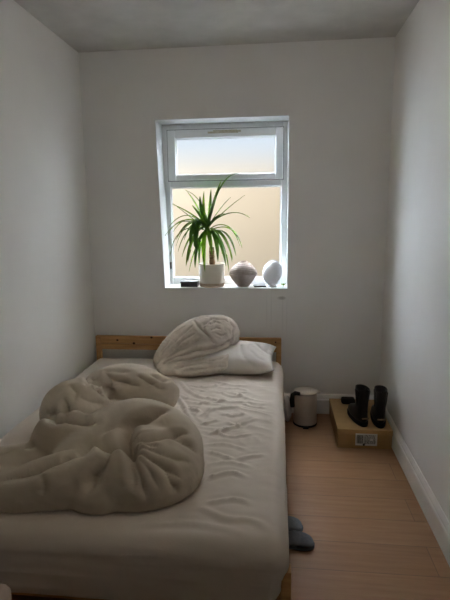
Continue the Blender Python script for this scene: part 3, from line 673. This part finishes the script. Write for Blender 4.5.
# shallow vertical flutes pressed into the glaze
for v in po.data.vertices:
    if .03 < v.co.z < .168 and math.hypot(v.co.x, v.co.y) > .095:
        a = math.atan2(v.co.y, v.co.x); k = 1 + .010 * math.cos(24 * a); v.co.x *= k; v.co.y *= k
obj('base_band', lathe([(0, 0), (.090, 0), (.0945, .004), (.0965, .022), (.0970, .030), (.0955, .030)], 64), M['clay'], pot, True)
obj('soil', lathe([(0, .150), (.05, .153), (.091, .148), (.091, .140), (0, .140)], 40), M['soil'], pot, True)
tz = [.145, .17, .19, .21, .23, .25, .27, .30]
obj('trunk', tube([(0.004 - .03 * (z - .145), 0, z) for z in tz], [.024, .021, .0235, .020, .022, .020, .021, .017], 16), M['trunk'], pot, True)
LEAVES = [  # root, bend and tip of each blade from the foot of the pot, half width, young or old
    ((-0.03, 0.006, 0.455), (-0.15, -0.058, 0.566), (-0.269, -0.13, 0.625), 0.0208, 1),
    ((-0.022, 0.006, 0.463), (-0.148, -0.067, 0.566), (-0.243, -0.15, 0.364), 0.024, 1),
    ((-0.044, -0.001, 0.464), (-0.144, -0.067, 0.419), (-0.173, -0.15, 0.172), 0.0208, 1),
    ((-0.029, 0.01, 0.41), (0.09, -0.067, 0.49), (0.177, -0.15, 0.216), 0.0192, 1),
    ((-0.033, -0.006, 0.438), (-0.109, 0.018, 0.626), (-0.195, 0.04, 0.732), 0.0176, 1),
    ((-0.031, -0.012, 0.417), (-0.0, 0.005, 0.595), (0.1, 0.01, 0.799), 0.0304, 1),
    ((-0.038, 0.01, 0.453), (-0.235, -0.009, 0.583), (-0.332, -0.02, 0.396), 0.0192, 1),
    ((-0.041, 0.007, 0.412), (0.128, 0.009, 0.563), (0.216, 0.02, 0.307), 0.0208, 1),
    ((-0.03, -0.009, 0.403), (-0.197, -0.045, 0.596), (-0.337, -0.1, 0.392), 0.0208, 0),
    ((-0.024, -0.007, 0.417), (-0.264, -0.027, 0.523), (-0.312, -0.06, 0.239), 0.0192, 0),
    ((-0.021, 0.009, 0.422), (-0.113, -0.018, 0.492), (-0.285, -0.04, 0.635), 0.0192, 0),
    ((-0.022, 0.001, 0.447), (-0.061, 0.014, 0.684), (-0.201, 0.03, 0.732), 0.0128, 0),
    ((-0.04, 0.011, 0.448), (-0.062, 0.009, 0.581), (-0.053, 0.02, 0.721), 0.016, 1),
    ((-0.022, 0.009, 0.422), (0.0, 0.0, 0.58), (0.003, 0.0, 0.734), 0.0224, 1),
    ((-0.036, -0.008, 0.413), (0.025, -0.009, 0.616), (0.089, -0.02, 0.804), 0.0416, 1),
    ((-0.043, -0.005, 0.442), (0.09, -0.022, 0.869), (0.218, -0.05, 0.835), 0.0176, 0),
    ((-0.045, 0.004, 0.425), (0.075, 0.018, 0.609), (0.149, 0.04, 0.675), 0.016, 0),
    ((-0.037, 0.008, 0.434), (0.083, 0.009, 0.564), (0.256, 0.02, 0.687), 0.0176, 0),
    ((-0.037, -0.0, 0.449), (0.157, -0.045, 0.621), (0.3, -0.1, 0.518), 0.0192, 0),
    ((-0.043, 0.011, 0.405), (0.169, -0.022, 0.533), (0.237, -0.05, 0.296), 0.0208, 1),
    ((-0.027, 0.008, 0.404), (0.132, -0.041, 0.49), (0.195, -0.09, 0.24), 0.0192, 0),
    ((-0.026, -0.003, 0.441), (0.091, -0.009, 0.43), (0.134, -0.02, 0.112), 0.0192, 0),
    ((-0.045, -0.011, 0.415), (0.111, 0.014, 0.459), (0.153, 0.03, 0.184), 0.0192, 1),
    ((-0.022, -0.007, 0.452), (-0.071, -0.054, 0.388), (-0.036, -0.12, 0.123), 0.0192, 1),
    ((-0.022, 0.011, 0.425), (-0.115, -0.027, 0.357), (-0.168, -0.06, 0.116), 0.0192, 1),
    ((-0.036, 0.001, 0.453), (-0.14, -0.045, 0.463), (-0.212, -0.1, 0.234), 0.0224, 1),
    ((-0.042, 0.006, 0.455), (-0.187, 0.009, 0.507), (-0.266, 0.02, 0.263), 0.0192, 0),
    ((-0.024, -0.011, 0.465), (-0.189, -0.014, 0.552), (-0.27, -0.03, 0.312), 0.0208, 0),
    ((-0.043, -0.004, 0.443), (-0.117, -0.072, 0.61), (-0.096, -0.16, 0.202), 0.0272, 0),
    ((-0.023, -0.004, 0.463), (-0.134, -0.063, 0.581), (-0.142, -0.14, 0.311), 0.0272, 0),
    ((-0.032, -0.005, 0.424), (-0.112, 0.014, 0.416), (-0.105, 0.03, 0.137), 0.0176, 0),
    ((-0.04, -0.01, 0.413), (0.053, -0.067, 0.461), (0.066, -0.15, 0.201), 0.0208, 0),
    ((-0.028, 0.012, 0.414), (0.073, -0.054, 0.417), (0.122, -0.12, 0.168), 0.0192, 0),
    ((-0.044, 0.012, 0.438), (-0.008, -0.067, 0.447), (0.023, -0.15, 0.245), 0.0192, 1),
    ((-0.035, -0.006, 0.442), (-0.142, 0.022, 0.552), (-0.222, 0.05, 0.353), 0.0176, 0),
    ((-0.025, -0.001, 0.43), (0.126, 0.022, 0.534), (0.199, 0.05, 0.351), 0.0192, 0),
    ((-0.043, 0.01, 0.405), (-0.163, 0.018, 0.612), (-0.305, 0.04, 0.416), 0.0176, 1),
    ((-0.033, 0.008, 0.412), (-0.078, -0.036, 0.566), (-0.069, -0.08, 0.681), 0.016, 0),
    ((-0.027, 0.011, 0.444), (0.012, 0.022, 0.565), (0.042, 0.05, 0.714), 0.0192, 1),
    ((-0.026, -0.009, 0.431), (-0.083, -0.054, 0.551), (-0.123, -0.12, 0.616), 0.0192, 1),
    ((-0.041, 0.008, 0.422), (0.061, -0.063, 0.564), (0.136, -0.14, 0.548), 0.0192, 0),
    ((-0.034, 0.012, 0.458), (-0.164, 0.0, 0.416), (-0.186, 0.0, 0.187), 0.0176, 0),
    ((-0.021, -0.001, 0.435), (0.057, 0.018, 0.474), (0.075, 0.04, 0.245), 0.0176, 1),
    ((-0.027, -0.001, 0.422), (-0.08, -0.072, 0.565), (-0.112, -0.16, 0.479), 0.024, 1),
    ((-0.035, -0.008, 0.428), (-0.177, 0.014, 0.642), (-0.341, 0.03, 0.447), 0.0176, 0),
    ((-0.021, 0.011, 0.444), (-0.117, -0.058, 0.373), (-0.109, -0.13, 0.155), 0.0176, 0)]
def leaf(a, b, c, w, m):
    a, b, c = Vector(a), Vector(b), Vector(c); n = 18
    bm = bmesh.new(); rows = []
    for i in range(n + 1):
        t = i / n
        p = a * (1 - t) ** 2 + b * 2 * t * (1 - t) + c * t * t
        d = ((b - a) * 2 * (1 - t) + (c - b) * 2 * t).normalized()
        side = d.cross(Vector((0, 0, 1)))
        if side.length < .25: side = side + Vector((.6, -.5, 0))
        side = (side - d * side.dot(d)).normalized(); up = side.cross(d)
        ww = w * (.55 + .45 * sm(0, .25, t)) * (1 - t ** 3.2) ** .8 + .0008
        k = ww * .28
        rows.append([bm.verts.new(p + side * s * ww + up * (abs(s) * k + th)) for s, th in
                     ((-1, 0), (-.5, .0005), (0, .0012), (.5, .0005), (1, 0), (.5, -.0006), (0, -.0012), (-.5, -.0006))])
    for r, q in zip(rows, rows[1:]):
        for k in range(8): bm.faces.new((r[k], r[(k + 1) % 8], q[(k + 1) % 8], q[k]))
    bm.faces.new(rows[0][::-1]); bm.faces.new(rows[-1])
    return obj('leaf', bm, m, pot, True)
for a, b, c, w, young in LEAVES:
    leaf(a, b, c, w, M['leaf2'] if young else M['leaf'])

# dark case left of the pot
cs = thing('storage_case', 'flat dark grey case on the sill left of the plant pot', 'box', (.755, 3.69, SZ))
obj('body', B((-.066, .066, -.05, .05, 0, .030)), M['slate'], cs, bevel=.004)
obj('lid', B((-.068, .068, -.052, .052, .0302, .042)), M['slate'], cs, bevel=.004)

# ribbed vase
vs = thing('vase', 'squat ribbed mauve-brown stone vase beside the plant pot', 'vase', (1.168, 3.695, SZ))
prof = [(0, 0), (.044, 0), (.047, .004)]
z = .004
for i in range(1, 101):
    t = i / 100; zz = .004 + t * .184
    if t < .50: r = .045 + (.107 - .045) * (.62 * t / .50 + .38 * math.sin(t / .50 * PI / 2))
    else: r = .029 + (.107 - .029) * max(0, 1 - ((t - .50) / .50) ** 1.75) ** .88
    if t > .45: r += .0014 * math.sin(zz * 2 * PI / .0135)
    prof.append((r, zz))
prof += [(.029, .190), (.025, .190), (.025, .18), (.04, .16), (.08, .11), (.03, .02), (0, .02)]
bm = lathe(prof, 72)
for v in bm.verts:    # hand-thrown: the ribs wander a little
    a = math.atan2(v.co.y, v.co.x)
    if v.co.z > .02: v.co.z += .003 * math.sin(a + 1) * sm(.02, .08, v.co.z)
obj('body', bm, M['vase'], vs, True)
# small flat dark tile between vase and globe
tl = tag(obj('coaster', B((-.045, .045, -.04, .04, 0, .011)), M['slate'], bevel=.003), 'small flat dark slab on the sill between the vase and the white disc', 'coaster')
tl.location = (1.295, 3.68, SZ); tl.rotation_euler[2] = .15
# white round ornament: thick tilted disc on a small foot
eg = thing('ornament', 'glossy white rounded disc standing near the right end of the sill', 'ornament', (1.392, 3.70, SZ), -.55)
prof = [(0, -.034), (.03, -.033), (.06, -.027), (.082, -.014), (.0885, 0), (.082, .014), (.06, .027), (.03, .033), (0, .034)]
bm = lathe(prof, 64)
bmesh.ops.transform(bm, matrix=Matrix.Translation((0, 0, .104)) @ Matrix.Rotation(math.radians(12), 4, 'Y') @ Matrix.Rotation(math.radians(82), 4, 'X') @ Matrix.Diagonal((.92, 1.06, 1.25, 1)), verts=bm.verts)
obj('disc', bm, M['egg'], eg, True)
bm = bmesh.new()
pts = [Vector((.0885 * .935 * math.cos(a), .0885 * 1.075 * math.sin(a), .004)) for a in [2 * PI * k / 48 for k in range(48)]]
mtx = Matrix.Translation((0, 0, .104)) @ Matrix.Rotation(math.radians(12), 4, 'Y') @ Matrix.Rotation(math.radians(82), 4, 'X')
tube([mtx @ p for p in pts + [pts[0]]], .0032, 8, bm, False)
obj('rim', bm, M['egg'], eg, True)
obj('foot', lathe([(0, 0), (.036, 0), (.036, .005), (.024, .012), (.018, .02), (0, .02)], 32), M['egg'], eg, True)
# tiny green sprig at the very end of the sill
sp = thing('sprig', 'tiny green sprig in the right corner of the window sill', 'plant', (1.472, 3.655, SZ))
obj('stem', tube([(0, 0, 0), (.002, 0, .018)], .002, 8), M['leaf2'], sp, True)
for k in range(5):
    a = k * 2 * PI / 5
    bm = bmesh.new(); ellipsoid(bm, (.010 * math.cos(a), .010 * math.sin(a), .020), (.012, .006, .003), (0, -.6, a))
    obj('leaf', bm, M['leaf2'], sp, True)

# ------------------------------------------------------------------ floor things
# pedal bin
bn = thing('pedal_bin', 'small cream pedal bin with black handle, between bed head and cardboard box', 'bin', (1.638, 3.40, 0), 0)
R0 = .083
obj('body', lathe([(0, .012), (R0 - .004, .012), (R0, .016), (R0, .236), (R0 - .003, .240), (0, .240)], 56), M['binw'], bn, True)
obj('base_ring', lathe([(0, 0), (R0 - .002, 0), (R0 + .003, .003), (R0 + .003, .013), (R0 - .002, .016), (0, .016)], 56), M['rubber'], bn, True)
ld = obj('lid', lathe([(0, .2405), (R0 + .003, .2405), (R0 + .005, .245), (R0 + .004, .252), (R0 - .01, .260), (.04, .266), (0, .267)], 56), M['binw'], bn, True)
obj('lip', B((.055, .107, -.03, .03, .2455, .2525)), M['binw'], ld, bevel=.003)
bm = tube([(-.045, -.075, .255), (-.075, -.082, .262), (-.095, -.07, .245), (-.098, -.06, .20), (-.094, -.058, .15)], [.012, .015, .016, .018, .016], 14)
h = obj('handle', bm, M['rubber'], bn, True); h['label'] = 'black curved handle'
obj('pedal', B((-.02, .02, -.115, -.08, .006, .014)), M['rubber'], bn, bevel=.003)
# grey bag hanging between bin and bed
bm = bmesh.new(); ellipsoid(bm, (0, 0, .10), (.030, .05, .10)); 
bgm = remeshed(bm, .008, 2, 1); crease(bgm, [], .010, (22, 22, 10), 4, 0.0)
for v in bgm.verts:
    if v.co.z < .001: v.co.z = .001
bag = tag(obj('plastic_bag', bgm, M['bag'], smooth=True), 'crumpled grey plastic bag on the floor between the bin and the bed', 'bag')
bag.location = (1.510, 3.42, 0)

# cardboard box with its printed label
cb = thing('cardboard_box', 'flat brown cardboard box on the floor in the corner under the black boots', 'box', (2.003, 3.307, 0), 0)
bx, by, bh = .1755, .270, .130
obj('body', B((-bx + .003, bx - .003, -by + .003, by - .003, 0, bh - .035)), M['card'], cb, bevel=.002)
obj('lid', B((-bx, bx, -by, by, bh - .0345, bh)), M['card'], cb, bevel=.002)
obj('seam', B((-bx + .0005, bx - .0005, -by - .0008, -by + .002, bh - .037, bh - .0345)), M['cardedge'], cb)
lb = obj('printed_label', B((-.060, .078, -by - .0016, -by + .001, .022, .104)), M['paper'], cb)
rnd = random.Random(3)
bm = bmesh.new(); yl0, yl1 = -by - .0026, -by - .0014
x = -.052                                                     # barcode, left of the label
while x < -.010:
    w = rnd.choice((.0016, .0026, .004)); box(bm, x, x + w, yl0, yl1, .036, .094); x += w + rnd.choice((.0014, .0022))
obj('barcode', bm, M['ink'], lb)
bm = bmesh.new()
for r in range(8):                                            # rows of tiny print
    z = .094 - r * .0078; x = -.004
    while x < .068:
        w = rnd.choice((.004, .007, .011)); 
        if x + w > .07: break
        if not (2 < r < 5 and .03 < x < .045): box(bm, x, x + w, yl0, yl1, z - .0042, z)
        x += w + .0028
obj('print', bm, M['ink'], lb)
bm = bmesh.new(); nseg = 20
a = [bm.verts.new((-.006 + .0075 * math.cos(2 * PI * k / nseg), yl0 - .0004, .029 + .0075 * math.sin(2 * PI * k / nseg))) for k in range(nseg)]
b = [bm.verts.new((-.006 + .0075 * math.cos(2 * PI * k / nseg), yl1, .029 + .0075 * math.sin(2 * PI * k / nseg))) for k in range(nseg)]
bm.faces.new(a[::-1]); bm.faces.new(b)
for k in range(nseg): bm.faces.new((a[k], a[(k + 1) % nseg], b[(k + 1) % nseg], b[k]))
obj('dot', bm, M['ink'], lb)

# ankle boots: heel at the origin, toe along +y
def boot(name, label, loc, rz, lean=0):
    t = thing(name, label, 'boot', loc, rz, 'pair of black ankle boots'); t.scale = (.92, 1, 1.0)
    def ring(z, y0, y1, w, n=28, sq=2.3, cx=0):
        out = []
        for k in range(n):
            a = 2 * PI * k / n; c, s = math.cos(a), math.sin(a)
            x = w / 2 * math.copysign(abs(c) ** (2 / sq), c); y = (y0 + y1) / 2 + (y1 - y0) / 2 * math.copysign(abs(s) ** (2 / sq), s)
            out.append((x + cx, y, z))
        return out
    R = [ring(.026, .008, .262, .088), ring(.040, .002, .268, .094), ring(.056, .000, .266, .094), ring(.070, .002, .252, .088),
         ring(.084, .004, .215, .082), ring(.100, .006, .172, .078), ring(.120, .009, .140, .074), ring(.145, .010, .127, .074),
         ring(.175, .008, .126, .078), ring(.205, .004, .128, .083), ring(.235, .000, .132, .087), ring(.252, -.002, .134, .089),
         ring(.252, .004, .128, .081), ring(.225, .006, .126, .079), ring(.15, .014, .12, .068), ring(.06, .02, .12, .06)]
    up = obj('upper', loft(R), M['dark'], t, True)
    sb = up.modifiers.new('s', 'SUBSURF'); sb.levels = sb.render_levels = 1
    S2 = [ring(.000, .004, .270, .086), ring(.003, .000, .274, .094), ring(.022, -.004, .276, .100), ring(.030, -.003, .274, .099), ring(.031, .004, .268, .092)]
    so = obj('sole', loft(S2), M['rubber'], t, True)
    obj('heel_tab', B((-.026, .026, -.0065, .003, .058, .067)), M['tan'], t, bevel=.002)
    for s in (-1, 1):
        bm = bmesh.new()
        pts = [(y, z) for y, z in ((.035, .235), (.095, .235), (.082, .165), (.065, .125), (.048, .165))]
        xx = [.0435 if z > .2 else .0405 if z > .15 else .038 for _, z in pts]
        loft([[(s * (x - .004), y, z) for x, (y, z) in zip(xx, pts)], [(s * (x + .0015), y, z) for x, (y, z) in zip(xx, pts)]], bm)
        obj('elastic_panel', bm, M['rubber'], t, bevel=.001)
    bm = tube([(0, .004 - .003 * 0, .238), (0, -.010, .258), (0, -.008, .272), (0, .006, .262), (0, .010, .240)], .0032, 8)
    obj('pull_loop', bm, M['rubber'], t, True)
    return t
boot('boot', 'black ankle boot on the cardboard box, nearer the right wall, toe to the window wall', (2.106, 3.062, .130), -.05)
boot('boot', 'black ankle boot on the cardboard box, left of its pair, toe turned out', (2.008, 3.072, .130), .22)
# small dark thing lying on the box behind the boots
bm = rounded_box(-.05, .05, -.035, .035, 0, .042, .016, .008)
pch = tag(obj('pouch', bm, M['rubber'], smooth=True), 'small dark pouch on the back of the cardboard box behind the boots', 'pouch')
pch.location = (1.955, 3.49, .1305)

# slippers poking out from under the bed, toe along +x
def slipper(label, loc, rz):
    t = thing('slipper', label, 'slipper', loc, rz, 'pair of grey slippers')
    def ring(x, hw, z0, z1, n=20):
        out = []
        for k in range(n):
            a = 2 * PI * k / n
            out.append((x, hw * math.cos(a), z0 + (z1 - z0) * (.5 + .5 * math.sin(a))))
        return out
    pr = [(-.13, .018), (-.125, .030), (-.10, .036), (-.05, .036), (0, .040), (.05, .046), (.085, .046), (.11, .038), (.123, .024), (.128, .008)]
    obj('sole', loft([ring(x, h + .003, 0, .014) for x, h in pr]), M['sole'], t, True)
    up = [(-.02, .038, .020), (.0, .040, .048), (.03, .044, .056), (.06, .046, .052), (.085, .045, .046), (.107, .037, .038), (.119, .024, .028), (.124, .008, .02)]
    obj('upper', loft([ring(x, h, .010, z) for x, h, z in up]), M['slip'], t, True)
    obj('insole', loft([ring(x, h - .004, .010, .018) for x, h in pr[1:6]]), M['slip'], t, True)
slipper('grey felt slipper on the floor by the bed, the one nearer the camera', (1.482, 2.058, 0), -.10)
slipper('grey felt slipper on the floor by the bed, the one further from the camera', (1.435, 2.165, 0), .05)

# beige pouffe that just enters the photo at the lower left corner
bm = rounded_box(.46, .712, .78, 1.12, 0, .525, .03, .02)
for v in bm.verts:
    if v.co.z > .05: v.co += Vector((1, 1, 1)) * .004 * noise.noise(v.co * 9)
pf = tag(obj('pouffe', bm, M['throw'], smooth=True), 'beige cloth pouffe at the foot of the bed, cut off by the lower left corner', 'pouffe')

# ------------------------------------------------------------------ sky and added lamps
w = bpy.data.worlds.new('sky'); S.world = w; w.use_nodes = True
bg = w.node_tree.nodes['Background']; bg.inputs[0].default_value = (.74, .86, 1.0, 1); bg.inputs[1].default_value = .70
def outdoor_lamp(name, loc, target, size, energy, col):  # disk lamps added outside to brighten the room beyond the sky's own light
    l = bpy.data.lights.new(name, 'AREA'); l.shape = 'DISK'; l.size = size; l.energy = energy; l.color = col
    o = bpy.data.objects.new(name, l); COL.objects.link(o); o.location = loc
    o.rotation_euler = (Vector(target) - Vector(loc)).to_track_quat('-Z', 'Y').to_euler()
    return o
outdoor_lamp('outdoor_fill', (-2.3, 5.6, 2.6), (1.05, 3.8, 1.55), 3.0, 2750, (.76, .87, 1.0))
outdoor_lamp('outdoor_fill', (4.2, 5.6, 3.2), (1.05, 3.8, 1.55), 3.0, 420, (.84, .91, 1.0))
outdoor_lamp('outdoor_fill', (1.0, 5.4, 5.2), (1.05, 3.8, 1.55), 3.0, 2300, (.95, .96, 1.0))

l = bpy.data.lights.new('ceiling_fill', 'POINT'); l.energy = 3.4; l.shadow_soft_size = .16; l.color = (1.0, .88, .74)  # added fill light without a fixture, lifts the back wall and sill
o = bpy.data.objects.new('ceiling_fill', l); COL.objects.link(o); o.location = (1.40, 1.75, 2.47)

# ------------------------------------------------------------------ camera (fitted to the room lines of the photograph)
cam = bpy.data.cameras.new('camera'); co = bpy.data.objects.new('camera', cam); COL.objects.link(co)
F_PX, PITCH, YAW, ROLL = 485.857, .1735, .1094, -.0117
cam.sensor_fit = 'VERTICAL'; cam.sensor_height = 24; cam.lens = F_PX / 600 * 24; cam.clip_start = .02
fw = Vector((-math.sin(YAW) * math.cos(PITCH), math.cos(YAW) * math.cos(PITCH), -math.sin(PITCH)))
rt = Vector((math.cos(YAW), math.sin(YAW), 0)); up = rt.cross(fw)
r2 = rt * math.cos(ROLL) + up * math.sin(ROLL); u2 = -rt * math.sin(ROLL) + up * math.cos(ROLL)
mw = Matrix((r2, u2, -fw)).transposed().to_4x4(); mw.translation = (1.4314, 0, 1.5145)
co.matrix_world = mw
S.camera = co
S.cycles.use_denoising = True
S.cycles.max_bounces = 14; S.cycles.diffuse_bounces = 8; S.cycles.transmission_bounces = 8
S.cycles.sample_clamp_indirect = 20
vs_ = S.view_settings
vs_.view_transform = 'Standard'; vs_.look = 'None'; vs_.gamma = 1; vs_.use_curve_mapping = False
vs_.exposure = 0.50
